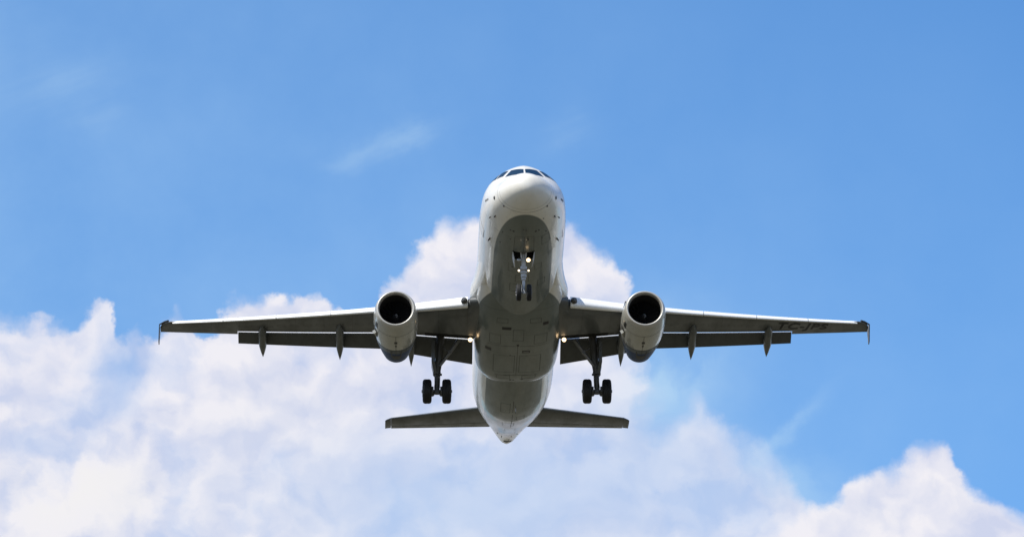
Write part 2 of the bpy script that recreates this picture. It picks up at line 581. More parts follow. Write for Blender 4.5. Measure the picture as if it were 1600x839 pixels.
def hull_patch(name, corners, material, parent, off=0.006, n=8, label=None, thick=None):
    """four (y, phi) corners in order round the patch, laid on the skin"""
    bm = bmesh.new()
    (a, b, c, d) = corners
    grid = []
    for i in range(n + 1):
        u = i / n
        row = []
        for j in range(n + 1):
            v = j / n
            y = (a[0] * (1 - u) + b[0] * u) * (1 - v) + (d[0] * (1 - u) + c[0] * u) * v
            ph = (a[1] * (1 - u) + b[1] * u) * (1 - v) + (d[1] * (1 - u) + c[1] * u) * v
            row.append(bm.verts.new(hull(y, ph, off)))
        grid.append(row)
    for i in range(n):
        for j in range(n):
            bm.faces.new((grid[i][j], grid[i + 1][j], grid[i + 1][j + 1], grid[i][j + 1]))
    return link(name, bm, material, parent, smooth=None, label=label)


# cockpit glazing: (y, phi) on the skin
WIN = [
    [(1.58, RAD(175.5)), (2.58, RAD(177.3)), (2.95, RAD(154.5)), (2.26, RAD(141.0))],
    [(2.60, RAD(139.5)), (3.05, RAD(151.0)), (3.50, RAD(143.0)), (2.95, RAD(130.0))],
    [(3.00, RAD(129.0)), (3.62, RAD(141.0)), (4.10, RAD(133.0)), (3.65, RAD(121.0))],
]
for s in (-1, 1):
    for w in WIN:
        hull_patch('cockpit_window', [(y, s * p) for y, p in w], M['glass'], fuselage, off=0.008)
# radome seam, a thin groove line
bm = bmesh.new()
r0 = [hull(1.02, 2 * math.pi * k / 96, 0.004) for k in range(-24, 25)]
r1 = [hull(1.036, 2 * math.pi * k / 96, 0.004) for k in range(-24, 25)]
loft(bm, [r0, r1], closed=False, caps=False)
link('radome_seam', bm, M['faint'], fuselage, smooth=None)
# cabin windows and doors along both sides
for s in (-1, 1):
    for k in range(38):
        y = 7.3 + 0.533 * k
        if 13.6 < y < 14.0:
            continue
        hull_patch('cabin_window', [(y - 0.115, s * RAD(98)), (y + 0.115, s * RAD(98)), (y + 0.115, s * RAD(107.5)), (y - 0.115, s * RAD(107.5))], M['cabin_glass'], fuselage, off=0.006, n=4)
    for yd in (5.0, 28.3):
        for a, b in (((yd, 66), (yd + 0.03, 121)), ((yd + 0.82, 66), (yd + 0.85, 121)), ((yd, 66), (yd + 0.85, 67)), ((yd, 120), (yd + 0.85, 121))):
            hull_patch('door_seam', [(a[0], s * RAD(a[1])), (b[0], s * RAD(a[1])), (b[0], s * RAD(b[1])), (a[0], s * RAD(b[1]))], M['seam'], fuselage, off=0.005, n=10)


def hull_blade(name, y, phi, length, height, thick, material=None):
    """swept blade antenna or drain mast standing on the skin"""
    bm = bmesh.new()
    p = hull(y, phi)
    n = (hull(y, phi, 0.1) - p).normalized()
    t = Vector((math.cos(phi), 0, math.sin(phi)))
    rings = []
    for h, l, sh in ((-0.03, length, 0), (height * 0.7, length * 0.75, length * 0.3), (height, length * 0.5, length * 0.5)):
        c = p + n * h + Vector((0, sh, 0))
        rings.append([c + Vector((0, l * a, 0)) + t * (thick * b) for a, b in ((-.5, 0), (-.2, .5), (.2, .45), (.5, 0), (.2, -.45), (-.2, -.5))])
    loft(bm, rings)
    return link(name, bm, material or M['white'], fuselage, smooth=30)


hull_blade('antenna', 8.6, 0.0, 0.35, 0.28, 0.05)
hull_blade('antenna', 3.3, RAD(5), 0.18, 0.05, 0.06, M['dark'])
hull_blade('antenna', 9.9, math.pi, 0.4, 0.3, 0.05)
hull_blade('drain_mast', 24.5, RAD(3), 0.22, 0.24, 0.05, M['canoe'])
for ph in (-52, 52):
    hull_blade('pitot_probe', 4.9, RAD(ph), 0.30, 0.10, 0.05, M['seam'])
    hull_blade('pitot_probe', 2.35, RAD(ph * 1.05), 0.16, 0.07, 0.05, M['black'])
    hull_blade('pitot_probe', 2.9, RAD(ph * 1.18), 0.13, 0.06, 0.05, M['black'])


def hull_dot(name, y, phi, r, material, off=0.006):
    bm = bmesh.new()
    c = hull(y, phi, off)
    n = (hull(y, phi, 0.1) - c).normalized()
    a, b = frame(n)
    lathe(bm, [(0.0, r), (0.012, r * 0.85), (0.014, 0.001)], c, n, 14)
    return link(name, bm, material, fuselage, smooth=None)


for y, ph, r in ((2.75, 17, .05), (2.72, 22, .035), (2.75, -17, .05), (2.72, -22, .035), (2.55, 2, .03), (2.5, -2, .03), (3.1, 33, .035), (3.2, -33, .03),
                 (4.35, -34, .03), (1.25, 50, .045), (1.25, -50, .045), (3.55, 26, .025), (3.55, -20, .025), (6.5, -14, .03), (1.9, 33, .03)):
    hull_dot('static_port', y, RAD(ph), r, M['seam'])
# round emblem-sized service panels on both cheeks
for ph in (-84, 84):
    hull_dot('service_panel', 1.55, RAD(ph), 0.085, M['seam'], 0.004)
# nose lettering too small to read: a short row of dark strokes
for s in (-1, 1):
    for k in range(6):
        y = 2.35 + 0.11 * k
        hull_patch('stencil_mark', [(y, s * RAD(88)), (y + 0.06, s * RAD(88)), (y + 0.06, s * RAD(92)), (y, s * RAD(92))], M['seam'], fuselage, off=0.005, n=1)
# APU outlet
bm = bmesh.new()
lathe(bm, [(0.0, 0.13), (0.10, 0.12), (0.10, 0.09), (-0.2, 0.085)], (0, 37.48, 1.06), (0, 1, 0), 24)
link('apu_outlet', bm, M['hub'], fuselage)
hull_patch('apu_vent', [(36.35, RAD(-20)), (36.75, RAD(-20)), (36.75, RAD(26)), (36.35, RAD(26))], M['black'], fuselage, off=0.008, n=4)
hull_patch('outflow_valve', [(34.75, RAD(-21)), (35.55, RAD(-27)), (35.55, RAD(-24.5)), (34.75, RAD(-18.5))], M['black'], fuselage, off=0.006, n=4)
for y, ph in ((34.9, 12), (34.5, 30), (34.3, -33), (35.9, 7)):
    hull_dot('static_port', y, RAD(ph), 0.04, M['seam'])
# belly panel joints
for (y0, y1, p0, p1) in ((23.6, 29.8, -0.4, 0.5), (6.6, 9.2, -0.2, 0.3)):
    hull_patch('belly_seam', [(y0, RAD(p0)), (y1, RAD(p0)), (y1, RAD(p1)), (y0, RAD(p1))], M['seam'], fuselage, off=0.004, n=8)
for (y0, y1, p0, p1) in ((6.1, 7.0, -19.4, -19), (7.0, 7.03, -19.4, -13)):
    hull_patch('belly_seam', [(y0, RAD(p0)), (y1, RAD(p0)), (y1, RAD(p1)), (y0, RAD(p1))], M['seam'], fuselage, off=0.004, n=4)

# ---- belly fairing
FT = [  # y, half width, bottom, roundness
    (9.6, 1.70, -1.40, 2.2), (10.5, 1.86, -1.62, 2.4), (11.3, 1.97, -1.82, 2.6), (12.3, 2.05, -2.08, 2.8), (13.0, 2.07, -2.22, 2.9), (14.2, 2.08, -2.36, 3.0),
    (16.0, 2.07, -2.42, 3.0), (18.0, 2.05, -2.42, 3.1), (19.0, 2.02, -2.40, 3.2), (19.6, 1.98, -2.37, 3.2), (20.1, 1.90, -2.31, 3.1), (20.5, 1.82, -2.23, 3.1), (20.8, 1.72, -2.14, 3.1), (21.0, 1.56, -2.02, 3.0)]
_fy = [t[0] for t in FT]
_fw, _fb, _fn = (pchip(_fy, [t[k] for t in FT]) for k in (1, 2, 3))


def belly(y, phi, off=0.0):
    w, zb, n = _fw(y), _fb(y), _fn(y)
    zc = -0.75
    h = zc - zb
    sx, cz = math.sin(phi), math.cos(phi)
    r = (abs(sx) ** n + abs(cz) ** n) ** (-1 / n)
    return Vector(((w + off) * r * sx, y, zc - (h + off) * r * cz))


bm = bmesh.new()
rings = []
for y in list(np.arange(9.6, 19.4, 0.2)) + list(np.arange(19.4, 21.01, 0.05)):
    rings.append([belly(y, RAD(a)) for a in np.linspace(-100, 100, 121)])
loft(bm, rings, closed=False, caps=False)
fairing = link('belly_fairing', bm, M['hull'], root, smooth=None)
# keep every normal pointing out of the shell
paint_attr(fairing)


def belly_patch(name, y0, y1, p0, p1, material, off=0.006, n=6):
    bm = bmesh.new()
    g = [[bm.verts.new(belly(y0 + (y1 - y0) * i / n, RAD(p0 + (p1 - p0) * j / n), off)) for j in range(n + 1)] for i in range(n + 1)]
    for i in range(n):
        for j in range(n):
            bm.faces.new((g[i][j], g[i + 1][j], g[i + 1][j + 1], g[i][j + 1]))
    return link(name, bm, material, fairing, smooth=None)


belly_patch('air_inlet', 13.35, 13.60, -21, -9.5, M['black'])
belly_patch('air_inlet', 13.05, 13.30, 30, 37, M['black'])
belly_patch('air_outlet', 15.9, 16.25, -41, -33, M['seam'])
belly_patch('air_outlet', 15.95, 16.25, 6, 16, M['seam'])
belly_patch('air_outlet_grille', 16.02, 16.18, 7.5, 14.5, M['canoe'], off=0.012)
belly_patch('beacon_base', 15.2, 15.4, -1.5, 1.5, M['black'])
belly_patch('drain_port', 16.5, 16.6, -10, -8.5, M['black'])
belly_patch('drain_port', 19.9, 20.1, -9, -6, M['seam'])
belly_patch('drain_port', 19.95, 20.1, -4.5, -2, M['black'])
belly_patch('drain_port', 19.8, 19.95, 7, 10.5, M['seam'])
belly_patch('gear_door_seam', 15.4, 19.2, -0.4, 0.2, M['seam'])
belly_patch('gear_door_seam', 19.2, 19.23, -40, 40, M['seam'])
belly_patch('gear_door_seam', 15.4, 15.42, 3, 38, M['seam'])
belly_patch('gear_door_seam', 15.4, 15.42, -38, -3, M['seam'])



def hatch(fn, name, y0, y1, p0, p1, parent, wd=0.022):
    """thin outline of an access panel lying on a skin given by fn(y, phi, off)"""
    bm = bmesh.new()
    w = RAD(wd * 28)
    p0, p1 = RAD(p0), RAD(p1)
    for a0, a1, b0, b1 in ((y0, y0 + wd, p0, p1), (y1 - wd, y1, p0, p1), (y0, y1, p0, p0 + w), (y0, y1, p1 - w, p1)):
        g = [[bm.verts.new(fn(a0 + (a1 - a0) * i / 4, b0 + (b1 - b0) * j / 4, 0.005)) for j in range(5)] for i in range(5)]
        for i in range(4):
            for j in range(4):
                bm.faces.new((g[i][j], g[i + 1][j], g[i + 1][j + 1], g[i][j + 1]))
    link(name, bm, M['hatch'], parent, smooth=None)


for q in ((7.4, 8.2, -9, 9), (8.5, 9.4, -16, -6), (6.3, 6.9, 16, 26), (8.3, 9.0, 22, 33), (24.0, 25.4, -18, -4), (26.2, 27.0, 6, 18), (28.0, 29.2, -14, 4), (30.6, 31.6, -10, 10), (32.4, 33.4, 14, 30), (3.4, 4.3, 25, 38)):
    hatch(hull, 'access_hatch', *q, fuselage)
for q in ((13.6, 14.8, -7, 7), (14.2, 15.2, -36, -22), (14.2, 15.2, 20, 36), (16.6, 18.8, -30, -3), (16.6, 18.8, 3, 30), (19.25, 19.75, -26, -8), (19.25, 19.75, 8, 26), (12.6, 13.0, -28, -14), (12.6, 13.0, 14, 28)):
    hatch(belly, 'access_hatch', *q, fairing)
# ---- wings
TAN_LE = 0.478


def w_le(x): return 12.2 + (x - 1.975) * TAN_LE
def w_te(x): return 18.05 if x < 6.4 else 18.05 + (x - 6.4) * (20.78 - 18.05) / (16.95 - 6.4)
def w_z(x): return -1.37 + 0.095 * (x - 2) + 0.0016 * (x - 2) ** 2
def w_tc(x): return 0.15 - 0.045 * min(max((x - 2) / 6, 0), 1)
def w_inc(x): return RAD(1.5 - 4.0 * min(max((x - 2) / 12, 0), 1))


def naca(xc, tc, camber=0.016):
    xc = min(max(xc, 0.0), 1.0)
    t = 5 * tc * (0.2969 * math.sqrt(xc) - 0.1260 * xc - 0.3516 * xc**2 + 0.2843 * xc**3 - 0.1036 * xc**4)
    p = 0.42
    c = camber / p**2 * (2 * p * xc - xc**2) if xc < p else camber / (1 - p)**2 * ((1 - 2 * p) + 2 * p * xc - xc**2)
    return c + t, c - t


def w_pt(x, xc, zc):
    """point of the wing at span x, chord fraction xc, height zc (of chord)"""
    c = w_te(x) - w_le(x)
    i = w_inc(x)
    y, z = (xc - 0.4) * c, zc * c
    return Vector((x, w_le(x) + 0.4 * c + y * math.cos(i) + z * math.sin(i), w_z(x) - y * math.sin(i) + z * math.cos(i)))


def slat_frac(x):
    c = w_te(x) - w_le(x)
    return (0.46 if x < 6 else 0.30 - 0.010 * (x - 6)) / c


def w_low(x, y, off=0.0):
    c = w_te(x) - w_le(x)
    xc = (y - w_le(x)) / c
    nose = 0.62 * slat_frac(x) if 2.3 < x < 16.45 else 0.0
    p = w_pt(x, xc, naca(xc if xc > 0.25 else (xc - nose) * 0.25 / (0.25 - nose), w_tc(x))[1])
    return Vector((x, y, p.z - off))


def mirror(bm, s):
    if s < 0:
        for v in bm.verts:
            v.co.x *= -1


def wing_section(x, cove):
    tc = w_tc(x)
    up = [k / 22 for k in range(23)]
    pts = []
    if cove:
        ue, le = 0.865, (0.66 if x < 4.6 else 0.72)
    else:
        ue, le = 1.0, 1.0
    nose = 0.62 * slat_frac(x) if 2.3 < x < 16.45 else 0.0      # the fixed edge sits back behind the slat

    def fx(xc): return xc if xc > 0.25 else nose + xc * (0.25 - nose) / 0.25
    for k in range(27):                       # upper, back to front
        xc = ue * (0.5 + 0.5 * math.cos(math.pi * k / 26)) if not cove else ue * (1 - k / 26) ** 1.6
        pts.append(w_pt(x, fx(xc), naca(xc, tc)[0]))
    for k in range(1, 22):                    # lower, front to back
        xc = le * (k / 21) ** 1.6
        pts.append(w_pt(x, fx(xc), naca(xc, tc)[1]))
    if cove:
        lo, hi = naca(le, tc)[1], naca(le, tc)[0]
        pts.append(w_pt(x, le + 0.004, lo + (hi - lo) * 0.55))
        pts.append(w_pt(x, le + 0.03, naca(le + .03, tc)[0] - 0.010))
        pts.append(w_pt(x, ue - 0.004, naca(ue, tc)[0] - 0.008))
    else:
        z0 = naca(1.0, tc)[1]
        for _ in range(3):
            pts.append(w_pt(x, 1.0, z0 - 0.001))
    return pts


FLAP_END = 13.3


def airfoil_ring(c, p0, defl, tc, x, n=18, camber=0.02):
    """closed aerofoil: leading edge at p0=(y,z), chord c, nose-down deflection"""
    pts = []
    for k in range(n + 1):
        xc = 0.5 + 0.5 * math.cos(math.pi * k / n)
        pts.append((xc, naca(xc, tc, camber)[0]))
    for k in range(1, n):
        xc = 0.5 - 0.5 * math.cos(math.pi * k / n)
        pts.append((xc, naca(xc, tc, camber)[1]))
    cd, sd = math.cos(defl), math.sin(defl)
    return [Vector((x, p0[0] + c * (a * cd + b * sd), p0[1] + c * (-a * sd + b * cd))) for a, b in pts]


def flap_le(x):
    p = w_pt(x, 0.875, naca(0.865, w_tc(x))[0])
    return p.y + 0.09, p.z + 0.005


def flap_chord(x):
    return 1.46 - 0.120 * (x - 2.2) if x < 6.3 else 0.94 - 0.036 * (x - 6.3)


FLAP_D = RAD(33)
SLATS = [(2.40, 5.02), (6.36, 8.8), (8.83, 11.4), (11.43, 13.95), (13.98, 16.42)]


def slat_rings(x0, x1):
    rings = []
    for k in range(9):
        x = x0 + (x1 - x0) * k / 8
        c = w_te(x) - w_le(x)
        tc = w_tc(x)
        L = slat_frac(x)
        pts = []
        for j in range(13):
            xc = L * (1 - j / 12) ** 1.7
            pts.append((xc, naca(xc, tc)[0]))
        for j in range(1, 6):
            xc = 0.35 * L * (j / 5) ** 1.5
            pts.append((xc, naca(xc, tc)[1]))
        zi = naca(L, tc)[0]
        pts.append((0.40 * L, naca(0.2 * L, tc)[1] * 0.3))
        pts.append((0.62 * L, zi * 0.62))
        pts.append((0.85 * L, zi * 0.90))
        d = RAD(27)
        cd, sd = math.cos(d), math.sin(d)
        ring = []
        for a, b in pts:
            a2, b2 = a - L, b - zi
            # swing about the trailing edge of the slat, then slide it forward and down
            ring.append(w_pt(x, 0.86 * L + a2 * cd - b2 * sd, naca(0.80 * L, tc)[0] + 0.008 + b2 * cd + a2 * sd))
        rings.append(ring)
    return rings


def canoe(x, s, parent):
    c = w_te(x) - w_le(x)
    fy, fz = flap_le(x)
    fc = flap_chord(x)
    te = Vector((x, fy + fc * math.cos(FLAP_D), fz - fc * math.sin(FLAP_D)))
    p0 = w_low(x, w_le(x) + 0.42 * c, -0.02)
    p1 = w_low(x, w_le(x) + 0.60 * c, 0.10)
    p2 = w_low(x, w_le(x) + 0.76 * c, 0.20)
    p3 = Vector((x, fy + fc * 0.5, fz - fc * 0.5 * math.sin(FLAP_D) - 0.26))
    p4 = te + Vector((0, 0.02, -0.12))
    p5 = te + Vector((0, 0.62, -0.40))
    P = [p0, p1, p2, p3, p4, p5]
    sy = pchip([p.y for p in P], [p.z for p in P])
    y0, y1 = p0.y, p5.y
    bm = bmesh.new()
    rings = []
    for k in range(33):
        t = k / 32
        y = y0 + (y1 - y0) * t
        prof = min(1.0, (t / 0.22) ** 0.6 if t > 0 else 0.0) * (1.0 if t < 0.62 else max(0.0, 1 - ((t - 0.62) / 0.38) ** 1.7))
        r = max(0.19 * prof, 0.003)
        z = sy(y)
        rings.append([Vector((x + r * math.cos(w), y, z + 1.35 * r * math.sin(w))) for w in [2 * math.pi * j / 20 for j in range(20)]])
    loft(bm, rings)
    mirror(bm, s)
    link('flap_track_fairing', bm, M['canoe'], parent, smooth=60)


def flap_part(x0, x1, s, parent):
    bm = bmesh.new()
    rings = []
    for k in range(13):
        x = x0 + (x1 - x0) * k / 12
        rings.append(airfoil_ring(flap_chord(x), flap_le(x), FLAP_D, 0.15, x))
    loft(bm, rings)
    bmesh.ops.recalc_face_normals(bm, faces=bm.faces[:])
    for f in bm.faces:
        if f.normal.z > 0.1 or abs(f.normal.x) > 0.9:
            f.material_index = 1
    mirror(bm, s)
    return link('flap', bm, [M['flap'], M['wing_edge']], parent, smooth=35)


def make_wing(s):
    bm = bmesh.new()
    xs = [1.2, 1.975, 2.29, 2.31, 2.6, 3.4, 4.2, 4.58, 4.62, 5.2, 5.8, 6.4, 7.2, 8.2, 9.2, 10.2, 11.2, 12.2, FLAP_END]
    loft(bm, [wing_section(x, True) for x in xs])
    # outboard part with its own full-length trailing edge, and the rounded tip
    rings = [wing_section(x, False) for x in (FLAP_END + 0.004, 14.2, 15.2, 16.1, 16.5)]
    for x, sh in ((16.76, 0.10), (16.94, 0.32), (17.03, 0.66)):
        base = wing_section(x, False)
        tey = base[0].y
        mid = sum((p.z for p in base)) / len(base)
        L = tey - w_le(x)
        rings.append([Vector((p.x, tey - (tey - p.y) * (1 - sh / L), mid + (p.z - mid) * (1 - sh / L) ** 0.7)) for p in base])
    loft(bm, rings)
    mirror(bm, s)
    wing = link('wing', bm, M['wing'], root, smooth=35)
    for a, b in SLATS:
        bm = bmesh.new()
        loft(bm, slat_rings(a, b))
        mirror(bm, s)
        link('slat', bm, M['wing_edge'], wing, smooth=50)
    flap_part(2.09, 6.28, s, wing)
    flap_part(6.34, FLAP_END - 0.02, s, wing)
    for x in (5.0, 8.4, 12.1):
        canoe(x, s, wing)
    # dark sheet over the cove, painting in the shade of the open wheel well
    bm = bmesh.new()
    n = 10
    gdd = []
    for i in range(n + 1):
        x = 2.15 + 2.2 * i / n
        tc = w_tc(x)
        lo, hi = naca(0.66, tc)[1], naca(0.66, tc)[0]
        gdd.append([bm.verts.new(w_pt(x, f, z)) for f, z in ((0.665, lo + 0.002), (0.6685, lo + (hi - lo) * 0.53), (0.693, naca(.69, tc)[0] - 0.013), (0.858, naca(.865, tc)[0] - 0.011))])
    for i in range(n):
        for j in range(3):
            bm.faces.new((gdd[i][j], gdd[i][j + 1], gdd[i + 1][j + 1], gdd[i + 1][j]))
    mirror(bm, s)
    link('well_shade_sheet', bm, M['dark'], wing, smooth=None)
    # oval tank covers along the lower skin
    for k in range(13):
        x = 4.9 + 0.62 * k + (0.7 if k > 1 else 0.0)
        yc = w_le(x) + (w_te(x) - w_le(x)) * 0.43
        bm = bmesh.new()
        ov = [[bm.verts.new(w_low(x + 0.21 * q * math.cos(t), yc + 0.13 * q * math.sin(t), 0.007)) for t in [2 * math.pi * j / 20 for j in range(20)]] for q in (1.0, 0.90)]
        for j in range(20):
            bm.faces.new((ov[0][j], ov[0][(j + 1) % 20], ov[1][(j + 1) % 20], ov[1][j]))
        mirror(bm, s)
        link('tank_cover', bm, M['seam'], wing, smooth=None)
    # aileron hinge line and gap below the wing
    bm = bmesh.new()
    for x0, x1, f0, f1 in ((13.45, 16.35, 0.735, 0.745),):
        n = 10
        gdd = [[bm.verts.new(w_pt(x0 + (x1 - x0) * i / n, f, naca(f, w_tc(15))[1] - 0.004)) for f in (f0, f1)] for i in range(n + 1)]
        for i in range(n):
            bm.faces.new((gdd[i][0], gdd[i][1], gdd[i + 1][1], gdd[i + 1][0]))
    mirror(bm, s)
    link('aileron_gap', bm, M['black'], wing, smooth=None)
    # tip fence: swept plate above and below the tip
    bm = bmesh.new()
    yl, yt = w_le(16.95), w_te(16.95)
    z0 = w_z(16.95)
    out = [(yl + 0.35, z0), (yl + 1.15, z0 + 0.30), (yl + 1.55, z0 + 0.32), (yt + 0.12, z0 + 0.05), (yl + 1.72, z0 - 0.50), (yl + 1.36, z0 - 0.49)]
    a = [bm.verts.new((17.01 + 0.03 + 0.12 * abs(z - z0), y, z)) for y, z in out]
    b = [bm.verts.new((17.06 + 0.02 + 0.12 * abs(z - z0), y, z)) for y, z in out]
    bm.faces.new(a)
    bm.faces.new(b[::-1])
    for i in range(6):
        j = (i + 1) % 6
        bm.faces.new((a[i], b[i], b[j], a[j]))
    mirror(bm, s)
    link('wingtip_fence', bm, M['canoe'], wing, smooth=20)
    # navigation lamp cover at the tip
    bm = bmesh.new()
    tube(bm, [(16.62, yl - 0.10, z0 + 0.0), (16.80, yl + 0.08, z0 + 0.01), (17.06, yl + 0.40, z0 + 0.01)], [0.05, 0.055, 0.03], 12)
    mirror(bm, s)
    link('navigation_lamp', bm, M['black'], wing)
    # landing lamp swung down at the wing root
    lx, ly = 2.22, 16.45
    lz = w_low(lx, ly).z - 0.10
    bm = bmesh.new()
    lathe(bm, [(0.10, 0.03), (0.09, 0.09), (0.0, 0.105), (-0.02, 0.105)], (lx, ly, lz), (0, 1, 0.25), 24)
    tube(bm, [(lx, ly + 0.06, lz + 0.02), (lx, ly + 0.14, lz + 0.2)], 0.03, 8)
    mirror(bm, s)
    link('landing_lamp_housing', bm, M['gear'], wing)
    bm = bmesh.new()
    lathe(bm, [(-0.022, 0.10), (-0.05, 0.06), (-0.06, 0.0)], (lx, ly, lz), (0, 1, 0.25), 24)
    mirror(bm, s)
    link('landing_lamp', bm, M['lamp'], wing)
    # wing root fillet: a concave flare from the hull side out to the leading edge
    bm = bmesh.new()
    rings = []
    for k in range(41):
        t = k / 40
        y = 8.2 + 5.8 * t
        fl = 0.50 * min(1.0, t / 0.74) ** 2.2
        up = hull(y, RAD(97), -0.03)
        lo = Vector((1.42 + 0.15 * t, y, -1.22 - 0.25 * t))
        mid = Vector((1.93 + fl * 1.75, y, -1.12 - 0.16 * t))
        ring = []
        for q in np.linspace(0, 1, 22):
            ring.append(up * (1 - q) ** 2 + mid * (2 * q * (1 - q)) + lo * q * q)
        rings.append(ring)
    loft(bm, rings, closed=False, caps=False)
    mirror(bm, s)
    o = link('wing_root_fillet', bm, M['hull'], wing, smooth=None)
    paint_attr(o)
    # dark rounded body standing in for the shaded gap between fillet and inboard slat
    bm = bmesh.new()
    p = w_pt(2.56, -0.02, 0.0)
    tube(bm, [p + Vector((-0.04, -0.12, -0.05)), p + Vector((0.0, 0.1, 0.0)), p + Vector((0.04, 0.5, 0.06))], [0.05, 0.15, 0.13], 14)
    mirror(bm, s)
    link('slat_gap_shade', bm, M['seam'], wing)
    return wing


wing_r = make_wing(-1)
wing_l = make_wing(1)

# registration below the wing on +X
cu = bpy.data.curves.new('registration_text', 'FONT')
cu.body = 'TC-JPS'
cu.size = 1.0
cu.offset = 0.018
cu.space_character = 1.08
to = bpy.data.objects.new('registration_text', cu)
COL.objects.link(to)
dg = bpy.context.evaluated_depsgraph_get()
tm = bpy.data.meshes.new_from_object(to.evaluated_get(dg))
bpy.data.objects.remove(to)
bm = bmesh.new()
bm.from_mesh(tm)
bmesh.ops.triangulate(bm, faces=bm.faces[:])
x0 = min(v.co.x for v in bm.verts)
x1 = max(v.co.x for v in bm.verts)
h1 = max(v.co.y for v in bm.verts)
for v in bm.verts:
    u = (v.co.x - x0) / (x1 - x0)
    t = v.co.y / h1
    x = 12.42 + 2.5 * u + 0.12 * t
    fa = 0.60 - 0.42 * t
    y = w_le(x) + (w_te(x) - w_le(x)) * fa
    v.co = w_low(x, y, 0.016)
link('registration', bm, M['letters'], wing_l, smooth=None, recalc=False, label='black registration letters TC-JPS under the wing')

# ---- engines
EX, EY, EZ = 5.78, 10.75, -2.34


def make_engine(s):
    ax = Vector((-s * 0.012, 1.0, -0.030)).normalized()
    o = Vector((s * EX, EY, EZ))
    bm = bmesh.new()
    outer = [(0.22, 0.945), (0.45, 0.985), (0.9, 1.02), (1.5, 1.035), (2.1, 1.02), (2.7, 0.98)]
    lathe(bm, outer, o, ax, 72, 0)
    lathe(bm, [(2.7, 0.98), (3.0, 0.948), (3.3, 0.91)], o, ax, 72, 1)
    lathe(bm, [(3.3, 0.91), (3.9, 0.82), (4.35, 0.745)], o, ax, 72, 2)
    bmesh.ops.remove_doubles(bm, verts=bm.verts[:], dist=0.0005)
    eng = link('engine', bm, [M['nacelle'], M['nacelle_aft'], M['nozzle']], root, smooth=60)
    bm = bmesh.new()
    lip = [(0.22, 0.947), (0.12, 0.918), (0.05, 0.886), (0.012, 0.858), (0.0, 0.832), (0.012, 0.806), (0.05, 0.780), (0.12, 0.760), (0.2, 0.75)]
    lathe(bm, lip, o, ax, 72)
    link('intake_lip', bm, M['lip'], eng, smooth=None)
    bm = bmesh.new()
    lathe(bm, [(0.2, 0.75), (0.5, 0.76), (1.0, 0.80), (1.25, 0.80), (1.26, 0.05)], o, ax, 72)
    link('intake_duct', bm, M['liner'], eng)
    bm = bmesh.new()
    a, b = frame(ax)
    for k in range(22):
        w = 2 * math.pi * k / 22
        rings = []
        for r in (0.22, 0.42, 0.62, 0.785):
            tw = RAD(25 + 38 * (r - 0.2) / 0.6)
            e = a * math.cos(w) + b * math.sin(w)
            t = -a * math.sin(w) + b * math.cos(w)
            c = o + ax * 1.08 + e * r
            ch = 0.08 + 0.06 * r
            dv = ax * math.cos(tw) + t * math.sin(tw)
            nn = ax * -math.sin(tw) + t * math.cos(tw)
            rings.append([c - dv * ch, c + nn * 0.008, c + dv * ch, c - nn * 0.008])
        loft(bm, rings)
    link('fan', bm, M['fan'], eng, smooth=30)
    bm = bmesh.new()
    lathe(bm, [(0.82, 0.001), (0.84, 0.04), (0.89, 0.08), (0.97, 0.125), (1.07, 0.165), (1.2, 0.20)], o, ax, 36)
    link('spinner', bm, M['spinner'], eng)
    bm = bmesh.new()
    rr = []
    for k in range(15):
        w = -2.2 + k * 0.26
        tt = k / 14
        r = 0.022 + 0.06 * tt
        d = 0.825 + 0.075 * tt
        e = a * math.cos(w) + b * math.sin(w)
        wd = 0.012 + 0.012 * math.sin(math.pi * tt)
        rr.append((o + ax * (d - 0.012) + e * (r - wd), o + ax * (d - 0.004) + e * (r + wd)))
    vv = [(bm.verts.new(p), bm.verts.new(q)) for p, q in rr]
    for p, q in zip(vv, vv[1:]):
        bm.faces.new((p[0], p[1], q[1], q[0]))
    link('spinner_mark', bm, M['spiral'], eng, smooth=None)
    bm = bmesh.new()
    lathe(bm, [(4.35, 0.747), (4.7, 0.675), (5.0, 0.615), (5.0, 0.595), (4.6, 0.63), (4.2, 0.66)], o, ax, 64)
    link('exhaust_nozzle', bm, M['nozzle'], eng, smooth=50)
    # strake on the inboard shoulder
    bm = bmesh.new()
    w = RAD(48)
    e = Vector((-s * math.cos(w), 0, math.sin(w)))
    tt = Vector((s * math.sin(w), 0, math.cos(w)))
    ring = [(1.0, 1.03), (1.35, 1.24), (2.15, 1.30), (2.3, 1.02)]
    va = [bm.verts.new(o + ax * d + e * r + tt * 0.012) for d, r in ring]
    vb = [bm.verts.new(o + ax * d + e * r - tt * 0.012) for d, r in ring]
    bm.faces.new(va)
    bm.faces.new(vb[::-1])
    for i in range(4):
        bm.faces.new((va[i], vb[i], vb[(i + 1) % 4], va[(i + 1) % 4]))
    link('strake', bm, M['seam'], eng, smooth=20)

    def rad(d):
        P = outer + [(3.3, 0.91), (3.9, 0.82), (4.35, 0.745)]
        return float(np.interp(d, [p[0] for p in P], [p[1] for p in P]))

    def patch(name, d0, d1, w0, w1, material, off=0.006, n=6, skew=0.0):
        bm = bmesh.new()
        g = []
        for i in range(n + 1):
            d = d0 + (d1 - d0) * i / n
            row = []
            for j in range(n + 1):
                w = RAD(w0 + (w1 - w0) * j / n + skew * (i / n))
                row.append(bm.verts.new(o + ax * d + Vector((math.sin(w), 0, -math.cos(w))) * (rad(d) + off)))
            g.append(row)
        for i in range(n):
            for j in range(n):
                bm.faces.new((g[i][j], g[i + 1][j], g[i + 1][j + 1], g[i][j + 1]))
        return link(name, bm, material, eng, smooth=None)
    patch('cowl_seam', 0.95, 0.975, -150, 150, M['seam'], n=40)
    patch('cowl_seam', 2.70, 2.73, -150, 150, M['seam'], n=40)
